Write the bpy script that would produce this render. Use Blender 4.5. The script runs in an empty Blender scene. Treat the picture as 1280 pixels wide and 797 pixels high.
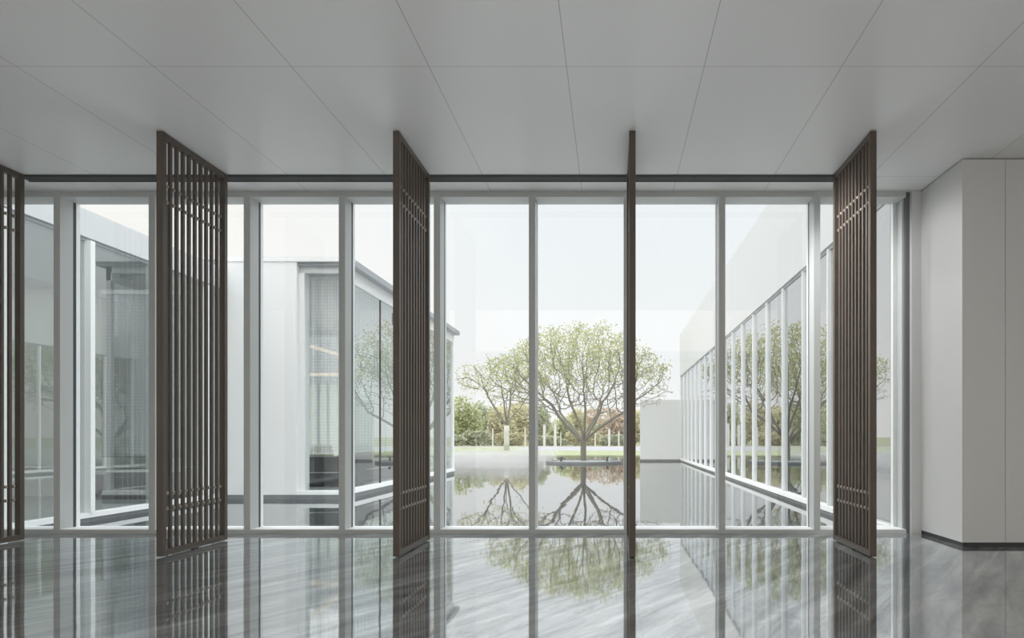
import bpy, bmesh, math, random
import numpy as np
from mathutils import Vector, Matrix

random.seed(7)
rng = np.random.default_rng(7)
COL = bpy.context.scene.collection
PI = math.pi

# ------------------------------------------------------------------ helpers
class MB:
    def __init__(s):
        s.v = []; s.f = []
    def quad(s, a, b, c, d):
        n = len(s.v); s.v += [a, b, c, d]; s.f.append((n, n+1, n+2, n+3)); return s
    def box(s, x0, x1, y0, y1, z0, z1):
        if x0 > x1: x0, x1 = x1, x0
        if y0 > y1: y0, y1 = y1, y0
        if z0 > z1: z0, z1 = z1, z0
        n = len(s.v)
        s.v += [(x0,y0,z0),(x1,y0,z0),(x1,y1,z0),(x0,y1,z0),(x0,y0,z1),(x1,y0,z1),(x1,y1,z1),(x0,y1,z1)]
        for q in ((0,3,2,1),(4,5,6,7),(0,1,5,4),(1,2,6,5),(2,3,7,6),(3,0,4,7)):
            s.f.append(tuple(n+i for i in q))
        return s
    def tube(s, pts, rad, sides=8, cap=True):
        pts = [Vector(p) for p in pts]
        if not hasattr(rad, '__len__'): rad = [rad]*len(pts)
        rings = []
        prev = None
        for i, p in enumerate(pts):
            t = (pts[min(i+1, len(pts)-1)] - pts[max(i-1, 0)])
            t = t.normalized() if t.length > 1e-9 else Vector((0,0,1))
            if prev is None:
                a = t.orthogonal().normalized()
            else:
                a = prev - t*prev.dot(t)
                a = a.normalized() if a.length > 1e-6 else t.orthogonal().normalized()
            prev = a
            b = t.cross(a)
            n = len(s.v)
            for k in range(sides):
                th = 2*PI*k/sides
                s.v.append(tuple(p + (a*math.cos(th)+b*math.sin(th))*rad[i]))
            rings.append(n)
        for r0, r1 in zip(rings, rings[1:]):
            for k in range(sides):
                s.f.append((r0+k, r0+(k+1)%sides, r1+(k+1)%sides, r1+k))
        if cap:
            s.f.append(tuple(rings[0]+k for k in reversed(range(sides))))
            s.f.append(tuple(rings[-1]+k for k in range(sides)))
        return s
    def lathe(s, cx, cy, prof, sides=48):
        rings = []
        for r, z in prof:
            n = len(s.v)
            for k in range(sides):
                th = 2*PI*k/sides
                s.v.append((cx+r*math.cos(th), cy+r*math.sin(th), z))
            rings.append(n)
        for r0, r1 in zip(rings, rings[1:]):
            for k in range(sides):
                s.f.append((r0+k, r0+(k+1)%sides, r1+(k+1)%sides, r1+k))
        s.f.append(tuple(rings[0]+k for k in reversed(range(sides))))
        s.f.append(tuple(rings[-1]+k for k in range(sides)))
        return s
    def build(s, name, mat, parent=None, smooth=False, bevel=0, loc=None):
        me = bpy.data.meshes.new(name)
        me.from_pydata(s.v, [], s.f)
        me.update()
        if smooth:
            for p in me.polygons: p.use_smooth = True
        if mat: me.materials.append(mat)
        o = bpy.data.objects.new(name, me); COL.objects.link(o)
        if loc: o.location = loc
        if parent: o.parent = parent
        if bevel:
            m = o.modifiers.new('bevel', 'BEVEL'); m.width = bevel; m.segments = 2; m.limit_method = 'ANGLE'
        return o

def tag(o, label=None, cat=None, group=None, kind=None):
    if label: o['label'] = label
    if cat: o['category'] = cat
    if group: o['group'] = group
    if kind: o['kind'] = kind
    return o

def thing(name, label, cat, loc=(0,0,0), rz=0, group=None):
    o = bpy.data.objects.new(name, None); COL.objects.link(o)
    o.empty_display_size = .2
    o.location = loc; o.rotation_euler = (0,0,rz)
    return tag(o, label, cat, group)

def struct(o): o['kind'] = 'structure'; return o

def copy_tree(o, parent=None):
    c = o.copy(); COL.objects.link(c)
    if parent: c.parent = parent
    for ch in list(o.children): copy_tree(ch, c)
    return c

# ------------------------------------------------------------------ materials
def new_mat(name):
    m = bpy.data.materials.new(name); m.use_nodes = True
    nt = m.node_tree; nt.nodes.clear()
    out = nt.nodes.new('ShaderNodeOutputMaterial')
    return m, nt, out
def N(nt, t, **kw):
    n = nt.nodes.new(t)
    for k, v in kw.items():
        if k in n.inputs: n.inputs[k].default_value = v
        else: setattr(n, k, v)
    return n
def L(nt, a, b): nt.links.new(a, b)
def srgb(r, g, b):
    f = lambda c: (c/255/12.92) if c/255 <= .04045 else ((c/255+.055)/1.055)**2.4
    return (f(r), f(g), f(b), 1)

def simple(name, col, rough=.5, metal=0, spec=.5, var=.06, scale=3.0, bump=0):
    m, nt, out = new_mat(name)
    p = N(nt, 'ShaderNodeBsdfPrincipled', Roughness=rough, Metallic=metal)
    p.inputs['Specular IOR Level'].default_value = spec
    tc = N(nt, 'ShaderNodeTexCoord')
    no = N(nt, 'ShaderNodeTexNoise', Scale=scale, Detail=4.0)
    L(nt, tc.outputs['Object'], no.inputs['Vector'])
    mr = N(nt, 'ShaderNodeMapRange'); mr.inputs['To Min'].default_value = 1-var; mr.inputs['To Max'].default_value = 1+var
    L(nt, no.outputs['Fac'], mr.inputs['Value'])
    mx = N(nt, 'ShaderNodeVectorMath', operation='SCALE'); mx.inputs[0].default_value = col[:3]
    L(nt, mr.outputs[0], mx.inputs['Scale'])
    L(nt, mx.outputs[0], p.inputs['Base Color'])
    if bump:
        b = N(nt, 'ShaderNodeBump', Strength=bump, Distance=.01)
        L(nt, no.outputs['Fac'], b.inputs['Height']); L(nt, b.outputs[0], p.inputs['Normal'])
    L(nt, p.outputs[0], out.inputs[0])
    return m

def glass_mat(name, ior, tint, gl=(1,1,1,1), rough=0.0, base=0.0):
    m, nt, out = new_mat(name)
    fr = N(nt, 'ShaderNodeFresnel', IOR=ior)
    geo = N(nt, 'ShaderNodeNewGeometry')
    # same fresnel from both sides of the single-sheet pane
    dot = N(nt, 'ShaderNodeVectorMath', operation='DOT_PRODUCT')
    L(nt, geo.outputs['Normal'], dot.inputs[0]); L(nt, geo.outputs['Incoming'], dot.inputs[1])
    ab = N(nt, 'ShaderNodeMath', operation='ABSOLUTE'); L(nt, dot.outputs['Value'], ab.inputs[0])
    om = N(nt, 'ShaderNodeMath', operation='SUBTRACT'); om.inputs[0].default_value = 1; L(nt, ab.outputs[0], om.inputs[1])
    pw = N(nt, 'ShaderNodeMath', operation='POWER'); L(nt, om.outputs[0], pw.inputs[0]); pw.inputs[1].default_value = 5-1.2*(ior-1.45)
    r0 = 2*((ior-1)/(ior+1))**2 + base
    ma = N(nt, 'ShaderNodeMath', operation='MULTIPLY_ADD'); L(nt, pw.outputs[0], ma.inputs[0]); ma.inputs[1].default_value = 1-r0; ma.inputs[2].default_value = r0
    tr = N(nt, 'ShaderNodeBsdfTransparent', Color=tint)
    g = N(nt, 'ShaderNodeBsdfGlossy', Color=gl, Roughness=rough)
    mx = N(nt, 'ShaderNodeMixShader')
    L(nt, ma.outputs[0], mx.inputs[0]); L(nt, tr.outputs[0], mx.inputs[1]); L(nt, g.outputs[0], mx.inputs[2])
    nt.nodes.remove(fr)
    L(nt, mx.outputs[0], out.inputs[0])
    return m

def floor_mat():
    m, nt, out = new_mat('polished_grey_marble')
    tc = N(nt, 'ShaderNodeTexCoord')
    mpr = N(nt, 'ShaderNodeMapping'); mpr.inputs['Rotation'].default_value = (0,0,math.radians(-56)); L(nt, tc.outputs['Object'], mpr.inputs[0])
    mp = N(nt, 'ShaderNodeMapping'); mp.inputs['Scale'].default_value = (.30, 2.6, 1)
    L(nt, mpr.outputs[0], mp.inputs[0])
    n1 = N(nt, 'ShaderNodeTexNoise', Scale=2.2, Detail=9.0, Roughness=.62, Distortion=.6); L(nt, mp.outputs[0], n1.inputs['Vector'])
    mp2 = N(nt, 'ShaderNodeMapping'); mp2.inputs['Scale'].default_value = (.6, 1.6, 1)
    L(nt, mpr.outputs[0], mp2.inputs[0])
    n2 = N(nt, 'ShaderNodeTexNoise', Scale=1.3, Detail=6.0, Roughness=.6, Distortion=1.8); L(nt, mp2.outputs[0], n2.inputs['Vector'])
    # thin veins
    vs = N(nt, 'ShaderNodeMath', operation='SUBTRACT'); L(nt, n2.outputs['Fac'], vs.inputs[0]); vs.inputs[1].default_value = .5
    va = N(nt, 'ShaderNodeMath', operation='ABSOLUTE'); L(nt, vs.outputs[0], va.inputs[0])
    vr = N(nt, 'ShaderNodeMapRange'); vr.inputs['From Max'].default_value = .035; vr.inputs['To Min'].default_value = .72; vr.inputs['To Max'].default_value = 1
    L(nt, va.outputs[0], vr.inputs['Value'])
    cr = N(nt, 'ShaderNodeValToRGB')
    cr.color_ramp.elements[0].position = .30; cr.color_ramp.elements[0].color = (.10,.108,.115,1)
    cr.color_ramp.elements[1].position = .72; cr.color_ramp.elements[1].color = (.56,.58,.585,1)
    e = cr.color_ramp.elements.new(.5); e.color = (.30,.315,.32,1)
    L(nt, n1.outputs['Fac'], cr.inputs[0])
    sc = N(nt, 'ShaderNodeVectorMath', operation='SCALE'); L(nt, cr.outputs[0], sc.inputs[0]); L(nt, vr.outputs[0], sc.inputs['Scale'])
    # slab joints
    br = N(nt, 'ShaderNodeTexBrick', Scale=1.0); br.offset = 0; br.squash = 1
    br.inputs['Brick Width'].default_value = 1.247; br.inputs['Row Height'].default_value = 1.247
    br.inputs['Mortar Size'].default_value = .0022; br.inputs['Mortar Smooth'].default_value = .1
    br.inputs['Color1'].default_value = (1,1,1,1); br.inputs['Color2'].default_value = (.9,.9,.9,1); br.inputs['Mortar'].default_value = (.55,.55,.55,1)
    mp3 = N(nt, 'ShaderNodeMapping'); mp3.inputs['Location'].default_value = (1.05,.35,0); L(nt, tc.outputs['Object'], mp3.inputs[0])
    L(nt, mp3.outputs[0], br.inputs['Vector'])
    ml = N(nt, 'ShaderNodeVectorMath', operation='MULTIPLY'); L(nt, sc.outputs[0], ml.inputs[0]); L(nt, br.outputs['Color'], ml.inputs[1])
    d = N(nt, 'ShaderNodeBsdfDiffuse'); L(nt, ml.outputs[0], d.inputs['Color'])
    g = N(nt, 'ShaderNodeBsdfGlossy', Roughness=.035)
    gm = N(nt, 'ShaderNodeVectorMath', operation='MULTIPLY_ADD'); L(nt, ml.outputs[0], gm.inputs[0]); gm.inputs[1].default_value = (.8,.8,.8); gm.inputs[2].default_value = (.64,.65,.66)
    L(nt, gm.outputs[0], g.inputs['Color'])
    n3 = N(nt, 'ShaderNodeTexNoise', Scale=.9, Detail=2.0); L(nt, tc.outputs['Object'], n3.inputs['Vector'])
    bp = N(nt, 'ShaderNodeBump', Strength=.10, Distance=.02); L(nt, n3.outputs['Fac'], bp.inputs['Height'])
    L(nt, bp.outputs[0], g.inputs['Normal'])
    fr = N(nt, 'ShaderNodeFresnel', IOR=1.5)
    fm = N(nt, 'ShaderNodeMapRange'); fm.inputs['To Min'].default_value = .54; fm.inputs['To Max'].default_value = 1.0; L(nt, fr.outputs[0], fm.inputs['Value'])
    mx = N(nt, 'ShaderNodeMixShader'); L(nt, fm.outputs[0], mx.inputs[0]); L(nt, d.outputs[0], mx.inputs[1]); L(nt, g.outputs[0], mx.inputs[2])
    L(nt, mx.outputs[0], out.inputs[0])
    return m
FLOOR_IOR = 4.0

def ceiling_mat():
    m, nt, out = new_mat('satin_ceiling_panels')
    tc = N(nt, 'ShaderNodeTexCoord')
    sp = N(nt, 'ShaderNodeSeparateXYZ'); L(nt, tc.outputs['Object'], sp.inputs[0])
    def line(sock, off, pitch, w):
        a = N(nt, 'ShaderNodeMath', operation='SUBTRACT'); L(nt, sock, a.inputs[0]); a.inputs[1].default_value = off - pitch/2
        f = N(nt, 'ShaderNodeMath', operation='FLOORED_MODULO'); L(nt, a.outputs[0], f.inputs[0]); f.inputs[1].default_value = pitch
        s = N(nt, 'ShaderNodeMath', operation='SUBTRACT'); L(nt, f.outputs[0], s.inputs[0]); s.inputs[1].default_value = pitch/2
        b = N(nt, 'ShaderNodeMath', operation='ABSOLUTE'); L(nt, s.outputs[0], b.inputs[0])
        r = N(nt, 'ShaderNodeMapRange'); r.inputs['From Min'].default_value = w*.5; r.inputs['From Max'].default_value = w; L(nt, b.outputs[0], r.inputs['Value'])
        return r.outputs[0]
    lx = line(sp.outputs['X'], -.396, 1.199, .005)
    ly = line(sp.outputs['Y'], 5.576, 2.36, .004)
    mn = N(nt, 'ShaderNodeMath', operation='MINIMUM'); L(nt, lx, mn.inputs[0]); L(nt, ly, mn.inputs[1])
    mr = N(nt, 'ShaderNodeMapRange'); mr.inputs['To Min'].default_value = .40; mr.inputs['To Max'].default_value = .72; L(nt, mn.outputs[0], mr.inputs['Value'])
    cb = N(nt, 'ShaderNodeCombineColor'); 
    for i in range(3): L(nt, mr.outputs[0], cb.inputs[i])
    p = N(nt, 'ShaderNodeBsdfPrincipled', Roughness=.30); p.inputs['Specular IOR Level'].default_value = .45
    L(nt, cb.outputs[0], p.inputs['Base Color']); L(nt, p.outputs[0], out.inputs[0])
    return m

def panel_mat(name, col, pitch, axis='Y', rough=.5, w=.006, dark=.9):
    m, nt, out = new_mat(name)
    tc = N(nt, 'ShaderNodeTexCoord')
    sp = N(nt, 'ShaderNodeSeparateXYZ'); L(nt, tc.outputs['Object'], sp.inputs[0])
    f = N(nt, 'ShaderNodeMath', operation='FLOORED_MODULO'); L(nt, sp.outputs[axis], f.inputs[0]); f.inputs[1].default_value = pitch
    r = N(nt, 'ShaderNodeMapRange'); r.inputs['From Min'].default_value = w*.8; r.inputs['From Max'].default_value = w*1.6
    r.inputs['To Min'].default_value = dark; L(nt, f.outputs[0], r.inputs['Value'])
    s = N(nt, 'ShaderNodeVectorMath', operation='SCALE'); s.inputs[0].default_value = col[:3]; L(nt, r.outputs[0], s.inputs['Scale'])
    p = N(nt, 'ShaderNodeBsdfPrincipled', Roughness=rough); p.inputs['Specular IOR Level'].default_value = .3
    L(nt, s.outputs[0], p.inputs['Base Color']); L(nt, p.outputs[0], out.inputs[0])
    return m

def water_mat():
    m, nt, out = new_mat('still_pool_water')
    tc = N(nt, 'ShaderNodeTexCoord')
    mp = N(nt, 'ShaderNodeMapping'); mp.inputs['Scale'].default_value = (1.0, .35, 1); L(nt, tc.outputs['Object'], mp.inputs[0])
    n = N(nt, 'ShaderNodeTexNoise', Scale=1.6, Detail=3.0, Roughness=.5); L(nt, mp.outputs[0], n.inputs['Vector'])
    b = N(nt, 'ShaderNodeBump', Strength=.16, Distance=.02); L(nt, n.outputs['Fac'], b.inputs['Height'])
    d = N(nt, 'ShaderNodeBsdfDiffuse', Color=(.10,.115,.12,1))
    g = N(nt, 'ShaderNodeBsdfGlossy', Roughness=.02); L(nt, b.outputs[0], g.inputs['Normal'])
    fr = N(nt, 'ShaderNodeFresnel', IOR=1.33)
    fm = N(nt, 'ShaderNodeMapRange'); fm.inputs['To Min'].default_value = .62; fm.inputs['To Max'].default_value = 1.0; L(nt, fr.outputs[0], fm.inputs['Value'])
    mx = N(nt, 'ShaderNodeMixShader'); L(nt, fm.outputs[0], mx.inputs[0]); L(nt, d.outputs[0], mx.inputs[1]); L(nt, g.outputs[0], mx.inputs[2])
    L(nt, mx.outputs[0], out.inputs[0])
    return m

def leaf_mat(name, c1, c2, trans=.4):
    m, nt, out = new_mat(name)
    geo = N(nt, 'ShaderNodeNewGeometry')
    cr = N(nt, 'ShaderNodeValToRGB'); cr.color_ramp.elements[0].color = c1; cr.color_ramp.elements[1].color = c2
    L(nt, geo.outputs['Random Per Island'], cr.inputs[0])
    d = N(nt, 'ShaderNodeBsdfDiffuse'); L(nt, cr.outputs[0], d.inputs[0])
    t = N(nt, 'ShaderNodeBsdfTranslucent'); L(nt, cr.outputs[0], t.inputs[0])
    mx = N(nt, 'ShaderNodeMixShader', Fac=trans); L(nt, d.outputs[0], mx.inputs[1]); L(nt, t.outputs[0], mx.inputs[2])
    L(nt, mx.outputs[0], out.inputs[0])
    return m

def mesh_curtain_mat(name, col, openness):
    m, nt, out = new_mat(name)
    tc = N(nt, 'ShaderNodeTexCoord')
    wv = N(nt, 'ShaderNodeTexWave', Scale=4.0); wv.wave_type = 'BANDS'; wv.bands_direction = 'DIAGONAL'; L(nt, tc.outputs['Object'], wv.inputs['Vector'])
    vo = N(nt, 'ShaderNodeTexVoronoi', Scale=14.0); vo.inputs['Randomness'].default_value = 0; L(nt, tc.outputs['Object'], vo.inputs['Vector'])
    mr = N(nt, 'ShaderNodeMapRange'); mr.inputs['From Min'].default_value = .1; mr.inputs['From Max'].default_value = .6
    mr.inputs['To Min'].default_value = 1-openness+.18; mr.inputs['To Max'].default_value = 1-openness-.12; L(nt, vo.outputs['Distance'], mr.inputs['Value'])
    d = N(nt, 'ShaderNodeBsdfDiffuse', Color=col); t = N(nt, 'ShaderNodeBsdfTransparent')
    mx = N(nt, 'ShaderNodeMixShader'); L(nt, mr.outputs[0], mx.inputs[0]); L(nt, t.outputs[0], mx.inputs[1]); L(nt, d.outputs[0], mx.inputs[2])
    L(nt, mx.outputs[0], out.inputs[0])
    nt.nodes.remove(wv)
    return m

def emit_mat(name, col, s):
    m, nt, out = new_mat(name)
    e = N(nt, 'ShaderNodeEmission', Color=col, Strength=s); L(nt, e.outputs[0], out.inputs[0]); return m

def ground_mat(name, c1, c2, scale):
    m, nt, out = new_mat(name)
    tc = N(nt, 'ShaderNodeTexCoord')
    n = N(nt, 'ShaderNodeTexNoise', Scale=scale, Detail=8.0, Roughness=.7); L(nt, tc.outputs['Object'], n.inputs['Vector'])
    cr = N(nt, 'ShaderNodeValToRGB'); cr.color_ramp.elements[0].color = c1; cr.color_ramp.elements[1].color = c2
    cr.color_ramp.elements[0].position = .35; cr.color_ramp.elements[1].position = .65
    L(nt, n.outputs['Fac'], cr.inputs[0])
    d = N(nt, 'ShaderNodeBsdfDiffuse'); L(nt, cr.outputs[0], d.inputs[0]); L(nt, d.outputs[0], out.inputs[0])
    return m

M = dict(
    floor=floor_mat(), ceil=ceiling_mat(),
    white_wall=simple('satin_white_wall_panel', (.66,.66,.655,1), .45, var=.01, scale=1, spec=.3),
    frame=simple('painted_pale_grey_aluminium', (.56,.58,.575,1), .35, var=.015, spec=.4),
    cap=simple('white_aluminium', (.82,.84,.84,1), .4, var=.01, spec=.4),
    gasket=simple('dark_rubber_gasket', (.05,.06,.065,1), .6, var=.05),
    bronze=simple('dark_bronze_metal', (.105,.083,.067,1), .38, spec=.5, var=.10, scale=6),
    bead=simple('bronze_bead_metal', (.40,.36,.31,1), .3, metal=.2, var=.1, scale=20),
    channel=simple('grey_steel_channel', (.16,.17,.175,1), .45, var=.04),
    dark=simple('dark_grey_metal', (.045,.047,.05,1), .5, var=.08),
    blade=simple('grey_diffuser_blade', (.13,.135,.14,1), .4, var=.05),
    ext_white=panel_mat('white_exterior_cladding', (.62,.635,.64,1), 1.5, 'Y', .5),
    ext_plain=panel_mat('white_exterior_wall', (.75,.755,.75,1), 1.64, 'X', .5, dark=.95),
    plinth=simple('dark_stone_plinth', (.16,.17,.175,1), .6, var=.3, scale=8, bump=.3),
    eave=simple('grey_metal_eave', (.30,.32,.335,1), .45, var=.04),
    curtain_glass=glass_mat('clear_window_glass', 1.52, (.95,.965,.96,1)),
    wing_glass=glass_mat('reflective_facade_glass', 1.9, (.74,.80,.79,1), (.97,.985,1,1), base=.08),
    mirror_glass=glass_mat('strongly_reflective_facade_glass', 1.9, (.68,.74,.73,1), (.97,.98,1,1), base=.30),
    wing_in=simple('pale_interior_wall', (.50,.53,.50,1), .7, var=.03),
    in_floor=simple('grey_interior_floor', (.30,.32,.31,1), .35, var=.06),
    in_ceil=simple('grey_interior_ceiling', (.45,.47,.48,1), .7, var=.03),
    water=water_mat(),
    bark=simple('grey_brown_bark', (.17,.155,.13,1), .85, var=.25, scale=8),
    lime=simple('limewashed_bark', (.56,.55,.50,1), .85, var=.08, scale=8),
    leaf=leaf_mat('pale_green_leaves', (.34,.37,.17,1), (.52,.52,.30,1)),
    leaf2=leaf_mat('yellow_green_leaves', (.44,.46,.24,1), (.62,.60,.38,1)),
    stone=simple('grey_stone_rim', (.13,.14,.145,1), .5, var=.2, scale=6),
    soil=simple('planter_gravel', (.26,.29,.30,1), .8, var=.3, scale=30),
    grass=ground_mat('short_lawn', (.22,.245,.145,1), (.32,.34,.23,1), 1.2),
    path=ground_mat('pale_grey_paving', (.27,.27,.285,1), (.34,.34,.35,1), .6),
    earth=ground_mat('field_ground', (.20,.21,.13,1), (.28,.27,.19,1), .2),
    post=simple('white_painted_post', (.62,.61,.56,1), .6, var=.04),
    curtain=mesh_curtain_mat('grey_mesh_fabric', (.86,.87,.88,1), .42),
    blind=mesh_curtain_mat('dark_grey_mesh_fabric', (.30,.32,.34,1), .30),
    desk=simple('charcoal_laminate', (.075,.08,.09,1), .4, var=.06),
    desk_top=simple('pale_grey_laminate', (.62,.63,.64,1), .35, var=.03),
    olive=simple('olive_fabric', (.36,.37,.25,1), .85, var=.08, scale=20),
    lamp=emit_mat('warm_light_strip', (1,.84,.62,1), 1.1),
    lampw=emit_mat('white_downlight', (1,.97,.92,1), 4.0),
    atrium=simple('warm_white_plaster', (.86,.83,.78,1), .7, var=.01),
)
def frosted():
    m, nt, out = new_mat('frosted_translucent_panel')
    d = N(nt, 'ShaderNodeBsdfDiffuse', Color=(.80,.84,.78,1)); t = N(nt, 'ShaderNodeBsdfTranslucent', Color=(.88,.93,.86,1))
    mx = N(nt, 'ShaderNodeMixShader', Fac=.6); L(nt, d.outputs[0], mx.inputs[1]); L(nt, t.outputs[0], mx.inputs[2]); L(nt, mx.outputs[0], out.inputs[0])
    return m
M['frost'] = frosted()

# ------------------------------------------------------------------ room shell (camera at 0,0,1.28 looking +Y)
H = 4.5
YW = 8.40            # front of the curtain wall mullions
RL, RR, RB = -9.6, 9.4, -8.0
struct(MB().box(RL-.2, RR+.2, RB-.2, YW+.33, -.12, 0).build('floor', M['floor']))
struct(MB().box(RL-.2, RR+.2, .9, YW+.33, H, H+.4).build('ceiling', M['ceil']))
# tall hall behind the viewer
struct(MB().box(RL-.2, RR+.2, RB-.2, RB, 0, 10).build('wall_back', M['atrium']))
struct(MB().box(RL-.2, RL, RB, YW+.33, 0, 10).build('wall_left', M['white_wall']))
struct(MB().box(RR, RR+.2, RB, 7.42, 0, 10).build('wall_right', M['white_wall']))
struct(MB().box(RL-.2, RR+.2, .9, 1.1, H+.4, 10).build('wall_upper', M['atrium']))
struct(MB().box(RL-.2, RR+.2, RB-.2, 1.1, 10, 10.2).build('ceiling_upper', M['atrium']))
struct(MB().box(RL, RR, RB, RB+1.0, 4.22, 4.5).build('trim_balcony', M['eave']))
# solid wall block at right with a recessed dark base
XC = 4.06
wb = MB().box(XC, 4.556, 7.42, YW+.33, .05, H-.012)
wb.box(4.562, RR, 7.42, 7.9, .05, H-.012); wb.box(4.55, 4.57, 7.43, 7.9, .05, H-.012)
struct(wb.build('wall_front_right', M['white_wall']))
bb = MB().box(XC+.012, RR, 7.432, 7.8, 0, .05); bb.box(XC+.012, 4.5, 7.8, YW+.3, 0, .05)
struct(bb.build('baseboard_right', M['dark']))
# wall return between glazing and right wall
struct(MB().box(3.935, XC, YW, YW+.33, 0, H).build('wall_return', M['white_wall']))

# ------------------------------------------------------------------ curtain wall
XM = [-1.05+1.2475*k for k in range(-6, 5)]      # mullion centres
XM[-1] = 3.905
YG = YW+.235
n_trim = 0
def mullion(x, last=False):
    global n_trim
    n_trim += 1
    w = .042
    if last:
        o = MB().box(3.875, 3.935, YW+.06, YW+.2, 0, H).build('trim_%d' % n_trim, M['channel'])
        MB().box(3.80, 3.875, YG+.02, YG+.09, .03, H).build('outer_cap', M['cap'], o)
        MB().box(3.85, 3.88, YW+.1, YG+.02, .03, H).build('inner_jamb', M['frame'], o)
    else:
        o = MB().box(x-w, x+w, YW, YG-.03, 0, H).build('trim_%d' % n_trim, M['frame'])
        MB().box(x-w+.006, x+w-.006, YG-.03, YG+.022, .02, H).build('gasket', M['gasket'], o)
        MB().box(x-w, x+w, YG+.022, YG+.085, .0, H).build('outer_cap', M['cap'], o)
    return struct(o)
for i, x in enumerate(XM): mullion(x, i == len(XM)-1)
for i in range(len(XM)-1):
    a, b = XM[i]+.036, XM[i+1]-.036
    g = MB().quad((a,YG,.05),(b,YG,.05),(b,YG,4.43),(a,YG,4.43)).build('window_%d' % (i+1), M['curtain_glass'])
    struct(g)
    a2, b2 = XM[i]+.042, XM[i+1]-.042
    MB().box(a2, b2, YW+.012, YG+.08, 0.0, .058).build('window_sill', M['cap'], g)
    MB().box(a2, b2, YW+.012, YG+.06, 4.425, H).build('window_head', M['frame'], g)
    MB().box(a2, b2, YW+.0, YW+.012, .0, .05).build('sill_face', M['frame'], g)

# ------------------------------------------------------------------ air diffuser slot in the ceiling
t = thing('linear_air_diffuser', 'long dark slotted air grille in ceiling, parallel to the glass wall', 'air vent', (0,7.98,H))
MB().box(-7.35, 2.79, -.095, .10, -.004, -.001).build('back_plate', M['dark'], t)
for y in (-.095, .085): MB().box(-7.35, 2.79, y, y+.012, -.014, -.001).build('frame_edge', M['dark'], t)
for y in (-.05, -.005, .04): MB().box(-7.33, 2.77, y, y+.014, -.016, -.004).build('blade', M['blade'], t)

# ------------------------------------------------------------------ slatted pivot screens
SF, SR, SW = 6.74, 7.88, .068
def make_screen(label):
    t = thing('slatted_screen', label, 'screen', (0,SF,0), 0, None)
    Dp = SR-SF
    MB().box(0, SW, 0, .06, .012, H-.006).build('front_post', M['bronze'], t, bevel=.003)
    MB().box(0, SW, Dp-.06, Dp, .012, H-.006).build('rear_post', M['bronze'], t, bevel=.003)
    MB().box(.004, SW-.004, .06, Dp-.06, H-.07, H-.006).build('top_rail', M['bronze'], t)
    MB().box(.004, SW-.004, .06, Dp-.06, .012, .075).build('bottom_rail', M['bronze'], t)
    for z0, z1 in ((0, .012), (H-.006, H)):
        MB().box(SW/2-.02, SW/2+.02, Dp/2-.04, Dp/2+.04, z0, z1).build('pivot_plate', M['dark'], t)
    ns = 9; inner = Dp-.12; pitch = inner/(ns+1)
    sl = None
    for k in range(ns):
        yc = .06+pitch*(k+1)
        if sl is None:
            sl = MB().box(SW/2-.015, SW/2+.015, -.0185, .0185, .075, H-.07).build('slat', M['bronze'], t, bevel=.003)
            s = sl
        else:
            s = sl.copy(); COL.objects.link(s)
        s.location = (0, yc, 0)
    bd = None
    for z in (.505, .672, 3.78, 3.95):
        r = MB().tube([(SW/2,.06,0),(SW/2,Dp-.06,0)], .0055, 8).build('rod', M['bronze'], t, smooth=False, loc=(0,0,z))
        for k in range(ns+1):
            yc = .06+pitch*(k+.5)
            if bd is None:
                bd = MB().tube([(SW/2,-.014,0),(SW/2,-.011,0),(SW/2,-.005,0),(SW/2,.005,0),(SW/2,.011,0),(SW/2,.014,0)], [.009,.016,.020,.020,.016,.009], 10).build('bead', M['bead'], r, smooth=True)
                b = bd
            else:
                b = bd.copy(); COL.objects.link(b); b.parent = r
            b.location = (0, yc, 0)
    return t
SCR = [(-7.30, 'dark bronze slatted screen cut off by the left photo edge, only its rear slats showing'),
       (-4.80, 'dark bronze slatted screen second from left, widest in view, its gaps showing daylight'),
       (-2.308,'dark bronze slatted screen standing just left of the trees, covering the pavilion side'),
       (.181, 'dark bronze slatted screen seen edge-on as a thin post in front of the big tree'),
       (2.72, 'dark bronze slatted screen nearest the white wall at right, facing left')]
proto = None
for x, lab in SCR:
    if proto is None: s = proto = make_screen(lab)
    else: s = copy_tree(proto)
    s['label'] = lab; s['group'] = 'slatted screens along the glass wall'
    s.location = (x, SF, 0)

# ------------------------------------------------------------------ courtyard ground and pool
ZW = -.10
struct(MB().quad((-8.6,YG+.08,ZW),(9.0,YG+.08,ZW),(30,44,ZW),(-40,44,ZW)).build('pool_water', M['water']))
struct(MB().box(-60, 60, 44, 57.5, -.5, -.02).build('lawn', M['grass']))
struct(MB().box(-90, -9.6, 57.5, 76, -.5, -.017).build('lawn_slope', M['grass']))
struct(MB().box(-9.6, 90, 57.5, 82, -.5, -.015).box(-90, -9.6, 76, 82, -.5, -.015).build('paved_path', M['path']))
struct(MB().box(-500, 500, 82, 700, -.5, -.01).build('field', M['earth']))

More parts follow.
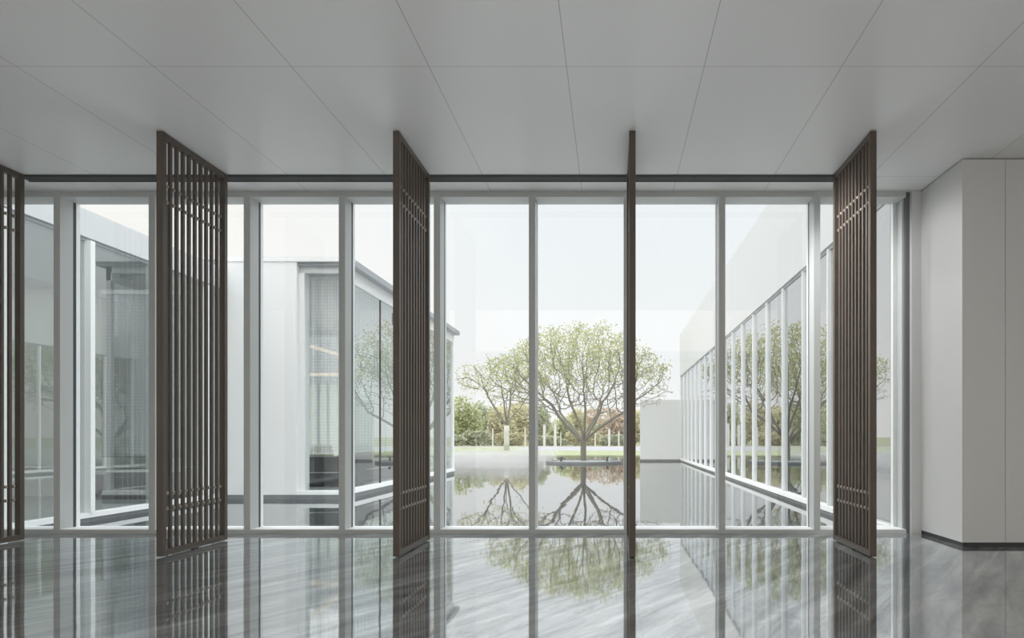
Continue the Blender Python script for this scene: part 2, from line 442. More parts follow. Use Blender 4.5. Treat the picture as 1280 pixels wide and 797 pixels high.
# ------------------------------------------------------------------ right wing
XR = 3.79
bR = thing('glazed_wing', 'long white building wing at right of the pool with reflective glass bays', 'building', (XR, 8.75, 0))
def bx(name, mat, par, *a, **k):
    o = par.location
    m = MB().box(a[0]-o.x, a[1]-o.x, a[2]-o.y, a[3]-o.y, a[4]-o.z, a[5]-o.z)
    return m.build(name, mat, par, **k)
y0, y1 = 8.75, 35.5
bx('parapet_wall', M['ext_white'], bR, XR, XR+.3, y0, y1+.05, 4.62, 6.95)
bx('roof', M['ext_plain'], bR, XR+.3, 13.0, y0, y1, 6.2, 6.4)
bx('head_channel', M['eave'], bR, XR+.03, XR+.2, y0, y1, 4.55, 4.62)
bx('sill', M['cap'], bR, XR-.03, XR+.14, y0, y1, -.03, .06)
bx('plinth', M['plinth'], bR, XR, XR+.2, y0, y1, -.3, -.03)
bx('end_wall', M['ext_plain'], bR, XR, 13.0, y1, y1+.25, -.3, 6.95)
bx('interior_floor', M['in_floor'], bR, XR+.14, 13.0, y0, y1, -.25, -.02)
bx('interior_ceiling', M['in_ceil'], bR, XR+.3, 13.0, y0, y1, 4.6, 4.75)
bx('interior_wall', M['wing_in'], bR, 9.6, 9.8, y0, y1, -.02, 4.6)
ks = [12.74+1.5*k for k in range(-2, 16)]
ks[-1] = 35.4
for k, y in enumerate(ks):
    bx('mullion', M['cap'], bR, XR-.012, XR+.10, y-.025, y+.025, .06, 4.56)
edges = [8.80]+ks
for a, b in zip(edges, edges[1:]):
    o = bR.location
    MB().quad((.05,a+.03-o.y,.06),(.05,b-.03-o.y,.06),(.05,b-.03-o.y,4.56),(.05,a+.03-o.y,4.56)).build('glass_bay', M['mirror_glass'], bR)
for y in (10.2, 12.2):
    bx('ceiling_light', M['lampw'], bR, 5.4, 6.1, y, y+.12, 4.57, 4.6)

# garden wall closing the court at its far right
gw = tag(MB().box(0, 2.22, 0, .3, -.3, 3.3).build('garden_wall', M['ext_plain'], loc=(1.56,35.45,0)), 'plain white garden wall meeting the far end of right wing, behind the big tree', 'wall')
MB().box(-.03, 2.22, -.03, 0, -.3, .0).build('plinth', M['plinth'], gw)

# ------------------------------------------------------------------ left wing
XL = -8.44
bL = thing('glazed_side_wing', 'white glass-fronted building wing running back at the far left of courtyard', 'building', (XL, 8.75, 0))
y0, y1 = 8.75, 13.98
bx('parapet_wall', M['ext_white'], bL, XL-.3, XL, y0, y1, 4.48, 4.92)
bx('roof', M['ext_plain'], bL, -16, XL-.3, y0, y1, 4.6, 4.8)
bx('head_channel', M['eave'], bL, XL-.2, XL-.03, y0, y1, 4.42, 4.48)
bx('sill', M['cap'], bL, XL-.14, XL+.03, y0, y1, -.03, .05)
bx('plinth', M['plinth'], bL, XL-.2, XL, y0, y1, -.3, -.03)
bx('interior_floor', M['in_floor'], bL, -16, XL-.14, y0, y1, -.25, -.02)
bx('interior_ceiling', M['in_ceil'], bL, -16, XL-.3, y0, y1, 4.48, 4.58)
bx('end_wall', M['wing_in'], bL, -16, XL-.02, y1-.1, y1+.02, -.02, 4.48)
bx('back_wall', M['wing_in'], bL, -16.2, -16, y0, y1, -.02, 4.8)
bx('wall_ledge', M['cap'], bL, -16, -9.0, y1-.16, y1-.1, .60, .625)
ms = [8.84, 10.34, 11.84, 13.34]
for y in ms: bx('mullion', M['cap'], bL, XL-.10, XL+.055, y-.045, y+.045, .05, 4.43)
for a, b in zip([8.76]+ms, ms+[13.95]):
    o = bL.location
    MB().quad((-.05,a-o.y,.05),(-.05,b-o.y,.05),(-.05,b-o.y,4.43),(-.05,a-o.y,4.43)).build('glass_bay', M['wing_glass'], bL)
bl = thing('mesh_roller_blind', 'grey mesh roller blind hanging inside the left wing behind its glass', 'blind', (-10.1,13.6,4.3))
MB().box(-.75, .95, -.03, .03, .0, .08).build('roller', M['frame'], bl)
MB().quad((-.75,0,-3.45),(.95,0,-3.45),(.95,0,0),(-.75,0,0)).build('fabric', M['blind'], bl)
MB().box(-.75, .95, -.012, .012, -3.47, -3.44).build('bottom_bar', M['blade'], bl)
cb = thing('low_cabinet', 'low dark cabinet under the blind inside the left wing', 'cabinet', (-9.9,13.4,-.02))
MB().box(-.8, .8, -.22, .22, .06, .56).build('carcass', M['blade'], cb, bevel=.006)
MB().box(-.83, .83, -.24, .24, .56, .60).build('top', M['desk_top'], cb)
MB().box(-.76, .76, -.18, .18, 0, .06).build('base', M['dark'], cb)
for k in range(3): MB().box(-.78+k*.525, -.78+k*.525+.51, -.236, -.22, .09, .54).build('door', M['blade'], cb)

# ------------------------------------------------------------------ pavilion
YP, YE = 14.0, 23.6
XPW, XP = -6.9, -5.82
bP = thing('glazed_pavilion', 'white pavilion with overhanging grey eave and mesh-screened glass, left of the trees', 'building', (-8.0, YP, 0))
bx('front_wall', M['ext_plain'], bP, -8.62, XPW, YP, YP+.35, -.0, 5.2)
bx('front_plinth', M['plinth'], bP, -8.62, XP, YP-.0, YP+.3, -.3, -.005)
bx('front_sill', M['cap'], bP, XPW, XP, YP+.0, YP+.2, .0, .085)
bx('side_sill', M['cap'], bP, XP-.2, XP+.02, YP+.2, YE, -.0, .10)
bx('side_plinth', M['plinth'], bP, XP-.15, XP, YP+.3, YE, -.3, -.0)
bx('roof', M['eave'], bP, -14, XP+.17, YP+.05, YE+.15, 5.02, 5.16)
bx('roof_edge', M['ext_plain'], bP, -8.62, XP+.19, YP-.02, YP+.05, 5.1, 5.2)
bx('fascia', M['ext_plain'], bP, XP-.12, XP, YP+.12, YE, 4.72, 5.02)
bx('front_fascia', M['frame'], bP, XPW, XP, YP+.12, YP+.24, 4.88, 5.02)
bx('corner_post', M['frame'], bP, XP-.10, XP, YP+.12, YP+.22, .085, 4.9)
bx('jamb', M['ext_plain'], bP, XPW, XPW+.12, YP+.1, YP+.34, .085, 4.88)
bx('end_wall', M['ext_plain'], bP, XP-.5, XP, YE-.2, YE, -.0, 4.72)
bx('floor_slab', M['in_floor'], bP, -14, XP-.2, YP+.35, YE, -.25, .04)
bx('interior_ceiling', M['in_ceil'], bP, -14, XP-.12, YP+.36, YE, 4.86, 5.0)
bx('ceiling_bulkhead', M['in_ceil'], bP, -13.9, XP-.55, YE-.9, YE-.2, 3.2, 4.86)
bx('frosted_rear_glazing', M['frost'], bP, -14, XP-.5, YE-.12, YE-.08, .04, 3.3)
bx('rear_upper_wall', M['wing_in'], bP, -14, XP-.5, YE-.12, YE-.02, 3.3, 5.0)
bx('party_wall', M['wing_in'], bP, -14.2, -14, YP, YE, -.02, 5.0)
for x in (-12.6, -11.5, -10.75, -10.4, -9.4, -8.3, -7.2):
    bx('rear_mullion', M['frame'], bP, x-.035, x+.035, YE-.2, YE-.12, .04, 3.2)
o = bP.location
MB().quad((XPW+.1-o.x,.16,.085),(XP-.1-o.x,.16,.085),(XP-.1-o.x,.16,4.88),(XPW+.1-o.x,.16,4.88)).build('front_glass', M['curtain_glass'], bP)
sy = [YP+.22, 16.2, 18.2, 20.2, 22.0, YE-.2]
for a, b in zip(sy, sy[1:]):
    MB().quad((XP-.05-o.x,a-o.y,.1),(XP-.05-o.x,b-o.y,.1),(XP-.05-o.x,b-o.y,4.72),(XP-.05-o.x,a-o.y,4.72)).build('side_glass', M['wing_glass'], bP)
for y in sy[1:-1]: bx('side_mullion', M['dark'], bP, XP-.07, XP-.03, y-.012, y+.012, .1, 4.72)
bx('wall_box', M['dark'], bP, XP+.0, XP+.05, 17.35, 17.55, 4.30, 4.62)
# light strips
for nm, a, lab in (('light_strip', (-8.80,-8.70,18.6,22.6,3.86,3.93), 'warm linear light strip running back under the pavilion ceiling'),
                   ('light_strip', (-10.2,-7.4,19.2,19.3,3.10,3.18), 'warm linear light strip across the pavilion, lower one facing the court')):
    q = MB().box(0,a[1]-a[0],0,a[3]-a[2],0,a[5]-a[4]).build(nm, M['lamp'], loc=(a[0],a[2],a[4]))
    tag(q, lab, 'light', 'pavilion light strips')
    for fx in (.15,.85):
        ux, uy = (a[1]-a[0]), (a[3]-a[2])
        px, py = (ux*fx, uy/2) if ux > uy else (ux/2, uy*fx)
        MB().tube([(px,py,a[5]-a[4]),(px,py,4.86-a[4])], .006, 6).build('suspension_wire', M['dark'], q)
# mesh curtains
def curtain(name, label, p0, p1, z0, z1, amp=.035, per=.22):
    n = int((Vector(p1)-Vector(p0)).length/per*8)
    p0 = Vector((*p0,0)); p1 = Vector((*p1,0)); d = p1-p0; nn = Vector((-d.y,d.x,0)).normalized()
    m = MB()
    for i in range(n+1):
        q = d*(i/n)+nn*amp*math.sin(2*PI*i/8)
        m.v += [(q.x,q.y,z0-z1),(q.x,q.y,0)]
    for i in range(n): m.f.append((2*i,2*i+2,2*i+3,2*i+1))
    t = thing(name, label, 'curtain', (p0.x,p0.y,z1), 0, 'pavilion mesh curtains')
    m.build('fabric', M['curtain'], t, smooth=True)
    MB().tube([(0,0,.02),(d.x,d.y,.02)], .02, 8).build('rail', M['frame'], t)
    MB().tube([(0,0,z0-z1),(d.x,d.y,z0-z1)], .012, 6).build('hem', M['curtain'], t)
curtain('mesh_curtain', 'grey perforated mesh curtain in the pavilion front window, hanging to waist height', (XPW-.30,YP+.5), (XP-.32,YP+.5), .88, 4.85)
curtain('mesh_curtain', 'grey perforated mesh curtain along pavilion side glass nearest its front corner', (XP-.28,YP+.7), (XP-.28,18.4), .90, 4.85)
curtain('mesh_curtain', 'grey perforated mesh curtain along pavilion side glass, at the far end by the trees', (XP-.28,18.7), (XP-.28,23.2), .90, 4.85)
# desks and chairs
def desk(label, loc, L_, rz):
    t = thing('reception_desk', label, 'desk', loc, rz, 'pavilion desks')
    MB().box(-L_/2, L_/2, -.3, .3, .05, .70).build('front_panel', M['desk'], t, bevel=.008)
    MB().box(-L_/2-.02, L_/2+.02, -.34, .34, .70, .74).build('desktop', M['desk'], t, bevel=.004)
    MB().box(-L_/2+.05, L_/2-.05, -.31, -.3, .34, .36).build('shelf_edge', M['desk_top'], t)
    MB().box(-L_/2+.05, L_/2-.05, -.26, .26, 0, .05).build('toe_kick', M['dark'], t)
desk('dark charcoal desk behind the pavilion front window', (-7.05,16.0,.04), 1.6, 0)
desk('long dark charcoal desk along the pavilion side glass', (-6.9,19.6,.04), 5.4, PI/2)
def lounge_chair(label, loc, rz):
    t = thing('lounge_chair', label, 'chair', loc, rz, 'olive pavilion chairs')
    MB().box(-.34,.34,-.34,.30,.30,.46).build('seat', M['olive'], t, bevel=.04)
    m = MB()
    m.v = [(-.36,.22,.40),(.36,.22,.40),(.36,.38,.40),(-.36,.38,.40),(-.27,.32,1.02),(.27,.32,1.02),(.27,.42,1.02),(-.27,.42,1.02)]
    m.f = [(0,3,2,1),(4,5,6,7),(0,1,5,4),(1,2,6,5),(2,3,7,6),(3,0,4,7)]
    m.build('backrest', M['olive'], t, bevel=.04)
    for sx in (-1,1): MB().box(sx*.36-.05,sx*.36+.05,-.3,.3,.46,.64).build('armrest', M['olive'], t, bevel=.02)
    for sx in (-1,1):
        for sy in (-.28,.26): MB().tube([(sx*.28,sy,0),(sx*.27,sy,.31)], [.014,.02], 8).build('leg', M['dark'], t)
lounge_chair('olive upholstered chair seen over the desk behind pavilion front window', (-7.75,16.75,.04), 0)
lounge_chair('olive upholstered chair seen over the desk through the pavilion side glass', (-8.0,20.6,.04), .3)

# ------------------------------------------------------------------ trees
def colonize(start_nodes, attr, step, infl, kill, iters, up=.06):
    """space colonisation: returns node positions and parents"""
    P = [np.array(p, float) for p, _ in start_nodes]; par = [q for _, q in start_nodes]
    A = attr.copy()
    for it in range(iters):
        if len(A) == 0: break
        PP = np.array(P)
        d2 = ((A[:,None,:]-PP[None,:,:])**2).sum(2)
        near = d2.argmin(1); dist = np.sqrt(d2[np.arange(len(A)), near])
        ok = dist < infl
        new = {}
        for a, n, o in zip(A, near, ok):
            if o:
                v = a-PP[n]; v /= np.linalg.norm(v)+1e-9
                new.setdefault(int(n), []).append(v)
        added = False
        for n, vs in new.items():
            v = np.mean(vs, 0); v = v/(np.linalg.norm(v)+1e-9)
            v = v + rng.normal(0, .16, 3); v[2] += up
            v /= np.linalg.norm(v)+1e-9
            q = PP[n]+v*step
            if np.min(((PP-q)**2).sum(1)) < (step*.35)**2: continue
            P.append(q); par.append(n); added = True
        PP = np.array(P)
        d2 = ((A[:,None,:]-PP[None,:,:])**2).sum(2).min(1)
        A = A[d2 > kill*kill]
        if not added: break
    return np.array(P), par

def branch_mesh(P, par, tip_r, expo, rmax, split=None):
    n = len(P); kids = [[] for _ in range(n)]
    for i, p in enumerate(par):
        if p is not None and p >= 0: kids[p].append(i)
    R = np.zeros(n)
    for i in range(n-1, -1, -1):
        R[i] = tip_r if not kids[i] else (sum(R[k]**expo for k in kids[i]))**(1/expo)
    R = np.minimum(R, rmax)
    m = MB()
    # walk chains along the thickest child
    stack = [(0, None)]
    while stack:
        i, frm = stack.pop()
        ch = [] if frm is None else [frm]
        ch.append(i); cur = i
        while kids[cur]:
            ks_ = sorted(kids[cur], key=lambda k: -R[k])
            for k in ks_[1:]: stack.append((k, cur))
            cur = ks_[0]; ch.append(cur)
        if len(ch) > 1:
            rr = [R[c] for c in ch]
            if frm is not None: rr[0] = R[ch[1]]
            mx = max(rr)
            m.tube([P[c] for c in ch], rr, 8 if mx > .08 else (5 if mx > .025 else 3), cap=False)
    return m, R, kids

def leaf_mesh(P, R, rmax, per, size, spread, weight):
    m = MB()
    for p, r in zip(P, R):
        if r > rmax: continue
        w = weight(p)
        k = rng.poisson(per*w)
        for _ in range(k):
            c = p + rng.normal(0, spread, 3)
            u = rng.normal(0,1,3); u /= np.linalg.norm(u)
            v = np.cross(u, rng.normal(0,1,3)); v /= np.linalg.norm(v)+1e-9
            s = size*rng.uniform(.6,1.3)
            a, b = u*s, v*s*.55
            m.quad(tuple(c-a), tuple(c+b-a*.1), tuple(c+a), tuple(c-b-a*.1))
    return m

# big tree on its round island
TX, TY = -1.46, 33.5
isl = thing('tree_island', 'round flat grey stone ring in the water around the big tree', 'planter', (TX,TY,ZW))
MB().lathe(0,0,[(1.9,-.2),(2.0,-.1),(2.0,.09),(1.98,.11),(1.72,.11),(1.70,.09),(1.70,-.2)],64).build('rim', M['stone'], isl)
MB().lathe(0,0,[(1.70,.0),(1.70,.07),(.9,.09),(.25,.11)],48).build('gravel_bed', M['soil'], isl)
for x, y, lab in ((-1.15,-.6,'small ground uplight on the island left of the big trunk'), (1.2,-.4,'small ground uplight on the island right of the big trunk')):
    u = thing('uplight', lab, 'light', (TX+x,TY+y,ZW+.07), 0, 'island uplights')
    MB().tube([(0,0,0),(0,0,.14)], .05, 10).build('stake', M['dark'], u)
    MB().tube([(0,0,.12),(.04,.02,.24)], [.055,.07], 12).build('head', M['dark'], u)

tree = thing('courtyard_tree', 'large spreading tree with sparse pale green leaves on round island in pool', 'tree', (TX-.04,TY,ZW+.1))
# crown attractors relative to the tree base
att = []
while len(att) < 2700:
    x, y = rng.uniform(-5.2,4.7), rng.uniform(-4.7,4.7); r = math.hypot(x*(.9 if x < 0 else 1), y)
    if r > 4.6: continue
    top = 7.25-.115*r*r; low = 2.0+.20*r if r > 1.2 else 2.8
    low = max(low, 2.2)
    if top <= low: continue
    z = rng.uniform(low, top)
    if x > 2.4 and y > 1.2 and z < 4.2: continue
    if rng.random() > .25+.75*((z-low)/(top-low))**.6: continue
    att.append((x, y, z))
att = np.array(att)
st = [((0,0,0),-1),((0.0,0,.35),0),((.0,0,.7),1),((.0,.0,1.0),2)]
def limb(st, root, pts):
    p = root
    for q in pts:
        st.append((q, p)); p = len(st)-1
for pts in ([(-.35,-.1,1.3),(-.8,-.25,1.75),(-1.25,-.4,2.3),(-1.6,-.5,2.9)],
            [(-.05,.1,1.4),(-.2,.15,1.95),(-.5,.3,2.6),(-.75,.35,3.2)],
            [(.25,.05,1.35),(.55,.15,1.9),(.85,.2,2.5),(1.0,.3,3.1)],
            [(.35,-.25,1.3),(.9,-.55,1.75),(1.5,-.9,2.15),(2.1,-1.1,2.5)],
            [(.05,-.25,1.4),(.1,-.6,2.0),(.15,-.9,2.7)],
            [(.1,.35,1.4),(.4,.85,1.95),(.7,1.4,2.5)],
            [(-.3,.35,1.4),(-.8,.9,1.95),(-1.3,1.5,2.5)]):
    limb(st, 3, pts)
P, par = colonize(st, att, .18, 2.2, .26, 70)
bm_, R, kids = branch_mesh(P, par, .0085, 2.35, .19)
bm_.build('trunk_and_branches', M['bark'], tree, smooth=True)
lm = leaf_mesh(P, R, .03, 3.8, .075, .16, lambda p: min(1.5, max(.06, (p[2]-3.3)/2.2)))
lm.build('foliage', M['leaf'], tree)
print('tree nodes', len(P), 'leaves', len(lm.f))

# slimmer tree on the lawn
t2 = thing('lawn_tree', 'slimmer half-bare tree with white-painted trunk on the lawn, left of the big tree', 'tree', (-9.4,57,-.02))
att = []
while len(att) < 700:
    x, y = rng.uniform(-4.6,4.6,2); r = math.hypot(x, y)
    if r > 4.4: continue
    top = 8.9-.10*r*r; low = 3.9+.40*r
    if top <= low: continue
    att.append((x-.3, y, rng.uniform(low, top)))
att = np.array(att)
st = [((0,0,0),-1),((.02,0,.8),0),((0,0,1.6),1),((.03,0,2.3),2)]
for pts in ([(-.5,0,3.0),(-1.1,.1,3.9),(-1.7,.2,4.9)], [(.15,0,3.1),(.3,.1,4.0),(.35,.1,4.9)], [(.6,.2,3.2),(1.2,.5,3.9)], [(-.1,.5,3.1),(-.2,1.2,4.0)], [(0,-.5,3.1),(0,-1.2,4.0)]):
    limb(st, 3, pts)
P2, par2 = colonize(st, att, .28, 2.6, .5, 50)
b2, R2, _ = branch_mesh(P2, par2, .016, 2.3, .22)
b2.build('trunk_and_branches', M['bark'], t2, smooth=True)
MB().tube([(0,0,0),(.02,0,.8),(0,0,1.6),(.03,0,2.25)], [.26,.235,.23,.225], 10).build('painted_trunk', M['lime'], t2, smooth=True)
leaf_mesh(P2, R2, .04, 2.0, .11, .2, lambda p: .9).build('foliage', M['leaf2'], t2)

# trees and hedges beyond
def leafy(name, label, x, y, rx, ry, h, zc0, mat, n, size, cat='tree', group='trees and hedges beyond the path', lobes=7):
    t = thing(name, label, cat, (x,y,-.01), 0, group)
    m = MB()
    L_ = [(rng.uniform(-.6,.6)*rx, rng.uniform(-.5,.5)*ry, zc0+(h-zc0)*rng.uniform(.3,.68), rng.uniform(.45,.62)) for _ in range(lobes)]
    L_.append((0,0,zc0+(h-zc0)*.5,.8)); L_ += [(-.45*rx,0,zc0+(h-zc0)*.26,.55),(.45*rx,0,zc0+(h-zc0)*.26,.55)]
    for i in range(n):
        lx, ly, lz, s = L_[i % len(L_)]
        u = rng.normal(0,1,3); u /= np.linalg.norm(u)
        q = np.array((lx,ly,lz)) + u*np.array((rx*s,ry*s,(h-zc0)*.5*s))*rng.uniform(.72,1.04)
        if q[2] < .05: q[2] = rng.uniform(.05,.6)
        a = rng.normal(0,1,3); a /= np.linalg.norm(a); b = np.cross(a, rng.normal(0,1,3)); b /= np.linalg.norm(b)+1e-9
        s2 = size*rng.uniform(.6,1.3); a = a*s2; b = b*s2*.6
        m.quad(tuple(q-a), tuple(q+b), tuple(q+a), tuple(q-b))
    m.build('foliage', mat, t)
    tr = MB()
    tr.tube([(0,0,0),(.1,0,h*.35),(0,.1,h*.6)], [.16,.12,.06], 7)
    for k in range(5):
        th = k*1.257; tr.tube([(0.08,0,h*.3),(rx*.3*math.cos(th),ry*.3*math.sin(th),h*.55),(rx*.55*math.cos(th),ry*.5*math.sin(th),h*.75)], [.07,.05,.02], 5)
    tr.build('trunk', M['bark'], t)
G1 = leaf_mat('hedge_green', (.40,.44,.25,1), (.62,.63,.41,1), .3)
G2 = leaf_mat('hedge_olive', (.47,.45,.29,1), (.67,.63,.43,1), .3)
G3 = leaf_mat('hedge_grey_green', (.40,.43,.31,1), (.56,.60,.44,1), .3)
G4 = leaf_mat('hedge_rust', (.46,.37,.28,1), (.60,.50,.40,1), .3)
G5 = leaf_mat('hedge_dark', (.40,.43,.31,1), (.58,.59,.44,1), .3)
Yh = 88
px = lambda x, y: (x-765)*y/800
HZ = [ # pixel x, depth, half width px, top z, mat, name, label
  (545, 90, 24, 7.2, G1, 'round green tree peeking out beside the pavilion end wall'),
  (582, 88, 22, 7.6, G1, 'bushy bright green tree, broadest at left of the lawn tree'),
  (606, 94, 17, 7.0, G3, 'grey-green round tree behind the lawn tree at its left'),
  (628, 90, 18, 6.0, G2, 'olive yellow shrub directly behind the white-painted trunk'),
  (652, 92, 17, 7.4, G2, 'olive yellow tree partly behind the mullion left of the big tree'),
  (676, 95, 14, 6.6, G5, 'dark green tree between mullion and the pair of white posts'),
  (700, 92, 14, 4.6, G1, 'low green shrub behind the pair of white posts'),
  (722, 93, 15, 5.6, G2, 'olive shrub behind the fork of the big tree'),
  (742, 96, 20, 6.2, G4, 'rust coloured shrub, left one of two right of the big trunk'),
  (770, 94, 20, 6.0, G4, 'rust coloured shrub behind the edge-on screen'),
  (756, 90, 15, 4.0, G3, 'low grey-green shrub in front of the rust coloured shrubs'),
  (794, 92, 12, 5.8, G2, 'olive shrub showing in the gap beside the garden wall')]
for i_, (x, y, hw, h, mt, lab) in enumerate(HZ):
    y2 = (89, 98, 107)[i_ % 3]; h = 1.28+(h-1.28)*y2/y; y = y2; rx = hw*y/800
    leafy('round_shrub', lab, px(x,y), y, rx*1.05, 2.6, h, .2, mt, 2600, .24, 'tree')
# low dark undergrowth row
for x0, lab in ((560,'low bushy undergrowth under the bushy green tree'), (598,'low bushy undergrowth left of the white-painted trunk'), (640,'low bushy undergrowth right of the white-painted trunk'), (690,'low bushy undergrowth behind the pair of white posts'), (730,'low bushy undergrowth behind the big trunk'), (768,'low bushy undergrowth right of the big trunk')):
    y = 85.2 if x0 in (560,640,730) else 86.3
    leafy('low_hedge', lab, px(x0,y), y, 2.3, .55, {560:1.7,598:2.3,640:2.0,690:1.5,730:2.2,768:1.8}[x0], .0, (G2 if x0 in (640,730) else G3) if x0 > 600 else G5, 1500, .18, 'hedge', 'undergrowth along the path')

# white posts
pr = None
for x, y, h, w, lab in ((680.5,83,2.75,.15,'white post, left one of the bright pair left of the big trunk'),
                 (694,83,2.9,.16,'white post, right one of the bright pair left of the big trunk'),
                 (616,84,2.3,.08,'thin white post just left of the white-painted trunk'),
                 (656.5,84,2.4,.09,'thin cream post right of the white-painted trunk'),
                 (761.5,83,2.2,.14,'white post right of the big trunk'),
                 (773.5,84,1.9,.10,'thin cream post beside the edge-on screen'),
                 (744,84,1.7,.09,'thin cream post close right of the big trunk'),
                 (701,84.5,1.8,.07,'thin short post just right of the bright pair')):
    t = thing('white_post', lab, 'post', (px(x,y),y,-.015), 0, 'white posts along the path')
    MB().box(-w,w,-w,w,.0,h).build('shaft', M['post'], t, bevel=.02)
    MB().box(-w-.03,w+.03,-w-.03,w+.03,h,h+.06).build('cap', M['post'], t)
    MB().box(-w-.04,w+.04,-w-.04,w+.04,0,.08).build('foot', M['post'], t)

# ------------------------------------------------------------------ mist over the water
def mist():
    m, nt, out = new_mat('pool_mist')
    tc = N(nt, 'ShaderNodeTexCoord')
    n = N(nt, 'ShaderNodeTexNoise', Scale=.35, Detail=3.0); L(nt, tc.outputs['Object'], n.inputs['Vector'])
    sp = N(nt, 'ShaderNodeSeparateXYZ'); L(nt, tc.outputs['Object'], sp.inputs[0])
    zf = N(nt, 'ShaderNodeMapRange'); zf.inputs['From Min'].default_value = .05; zf.inputs['From Max'].default_value = .7; zf.inputs['To Min'].default_value = 1; zf.inputs['To Max'].default_value = 0
    L(nt, sp.outputs['Z'], zf.inputs['Value'])
    nr = N(nt, 'ShaderNodeMapRange'); nr.inputs['From Min'].default_value = .38; nr.inputs['From Max'].default_value = .62; nr.inputs['To Max'].default_value = MIST; L(nt, n.outputs['Fac'], nr.inputs['Value'])
    mu = N(nt, 'ShaderNodeMath', operation='MULTIPLY'); L(nt, zf.outputs[0], mu.inputs[0]); L(nt, nr.outputs[0], mu.inputs[1])
    v = N(nt, 'ShaderNodeVolumePrincipled', Color=(1,1,1,1)); L(nt, mu.outputs[0], v.inputs['Density'])
    L(nt, v.outputs[0], out.inputs['Volume'])
    return m
MIST = .36
tag(MB().box(-6.5,5.0,-9,8,0,1.0).build('pool_mist', mist(), loc=(-8.6,35.2,ZW+.02)), 'white mist drifting low over the far left of the pool', 'mist', kind='stuff')

# ------------------------------------------------------------------ lights
def area(name, loc, rot, sx, sy, power, col=(1,1,1)):
    l = bpy.data.lights.new(name, 'AREA'); l.shape = 'RECTANGLE'; l.size = sx; l.size_y = sy; l.energy = power; l.color = col
    o = bpy.data.objects.new(name, l); COL.objects.link(o); o.location = loc; o.rotation_euler = rot
    return o
area('hall_skylight', (0,-3.4,9.9), (0,0,0), 14, 6, 1000, (1,.97,.93))
for i, (x, y) in enumerate(((-1.04,4.2),(2.75,4.2),(-4.8,4.2),(-1.04,2.2),(2.75,2.2),(-4.8,2.2))):
    l = bpy.data.lights.new('ceiling_downlight', 'SPOT'); l.energy = 8; l.spot_size = math.radians(130); l.spot_blend = .8; l.shadow_soft_size = .08
    o = bpy.data.objects.new('ceiling_downlight', l); COL.objects.link(o); o.location = (x,y,H-.05)
l = bpy.data.lights.new('added_side_fill', 'SPOT'); l.energy = 430; l.spot_size = math.radians(75); l.spot_blend = .6; l.shadow_soft_size = .25  # added fill spot without a fitting, brightens the right wall block's left-facing side
o = bpy.data.objects.new('added_side_fill', l); COL.objects.link(o); o.location = (1.0,7.25,4.4)
o.rotation_euler = (Vector((4.06,8.0,2.1))-Vector(o.location)).to_track_quat('-Z','Y').to_euler()
area('pavilion_lamp', (-10.2,18.7,4.82), (0,0,0), 6, 8, 200)
area('wing_lamp', (7,18,4.5), (0,0,0), 2, 14, 30)
area('side_wing_lamp', (-12.2,11.3,4.44), (0,0,0), 6, 4.5, 50)

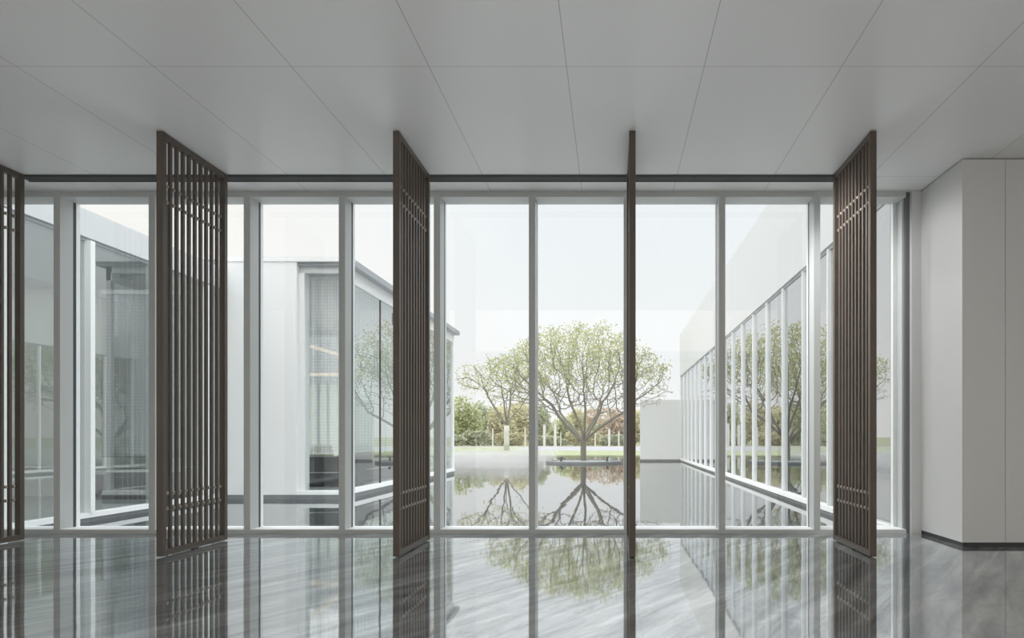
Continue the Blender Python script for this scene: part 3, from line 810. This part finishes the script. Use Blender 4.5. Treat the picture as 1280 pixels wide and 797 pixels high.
# ------------------------------------------------------------------ sky
w = bpy.data.worlds.new('overcast_sky'); bpy.context.scene.world = w; w.use_nodes = True
nt = w.node_tree; nt.nodes.clear()
out = nt.nodes.new('ShaderNodeOutputWorld'); bg = nt.nodes.new('ShaderNodeBackground')
tc = N(nt, 'ShaderNodeTexCoord'); sp = N(nt, 'ShaderNodeSeparateXYZ'); L(nt, tc.outputs['Generated'], sp.inputs[0])
cr = N(nt, 'ShaderNodeValToRGB'); els = cr.color_ramp.elements
els[0].position = 0; els[0].color = (.92,.92,.91,1)
els[1].position = 1; els[1].color = (4.2,4.3,4.4,1)
for p, c in ((.08,(.90,.915,.925,1)), (.35,(.86,.895,.92,1)), (.5,(1.3,1.35,1.4,1)), (.7,(3.0,3.1,3.2,1))):
    e = els.new(p); e.color = c
L(nt, sp.outputs['Z'], cr.inputs[0])
no = N(nt, 'ShaderNodeTexNoise', Scale=2.2, Detail=5.0); L(nt, tc.outputs['Generated'], no.inputs['Vector'])
mr = N(nt, 'ShaderNodeMapRange'); mr.inputs['To Min'].default_value = .93; mr.inputs['To Max'].default_value = 1.06; L(nt, no.outputs['Fac'], mr.inputs['Value'])
ms_ = N(nt, 'ShaderNodeVectorMath', operation='SCALE'); wl = N(nt, 'ShaderNodeMapRange'); wl.inputs['From Min'].default_value = -.15; wl.inputs['From Max'].default_value = -.5; L(nt, sp.outputs['X'], wl.inputs['Value'])
wm = N(nt, 'ShaderNodeMix'); wm.data_type = 'RGBA'; wm.blend_type = 'MULTIPLY';
L(nt, wl.outputs[0], wm.inputs[0]); L(nt, cr.outputs[0], wm.inputs[6]); wm.inputs[7].default_value = (1.10,1.05,1.0,1)
L(nt, wm.outputs[2], ms_.inputs[0]); L(nt, mr.outputs[0], ms_.inputs['Scale'])
L(nt, ms_.outputs[0], bg.inputs['Color']); bg.inputs['Strength'].default_value = 1.12
L(nt, bg.outputs[0], out.inputs[0])

# ------------------------------------------------------------------ camera and view
cam = bpy.data.cameras.new('camera'); co = bpy.data.objects.new('camera', cam); COL.objects.link(co)
co.location = (0,0,1.28); co.rotation_euler = (PI/2,0,0)
cam.sensor_width = 36; cam.lens = 800/1280*36
cam.shift_x = (640-765)/1280; cam.shift_y = (545-398.5)/1280
cam.clip_end = 2000
sc = bpy.context.scene
sc.camera = co
sc.view_settings.view_transform = 'Standard'
sc.view_settings.look = 'None'
sc.cycles.use_denoising = True
sc.cycles.max_bounces = 14; sc.cycles.diffuse_bounces = 5; sc.cycles.glossy_bounces = 6
sc.cycles.transparent_max_bounces = 24
sc.cycles.caustics_reflective = True; sc.cycles.blur_glossy = .5; sc.cycles.caustics_refractive = False
sc.cycles.sample_clamp_indirect = 6
sc.cycles.volume_step_rate = 2.0
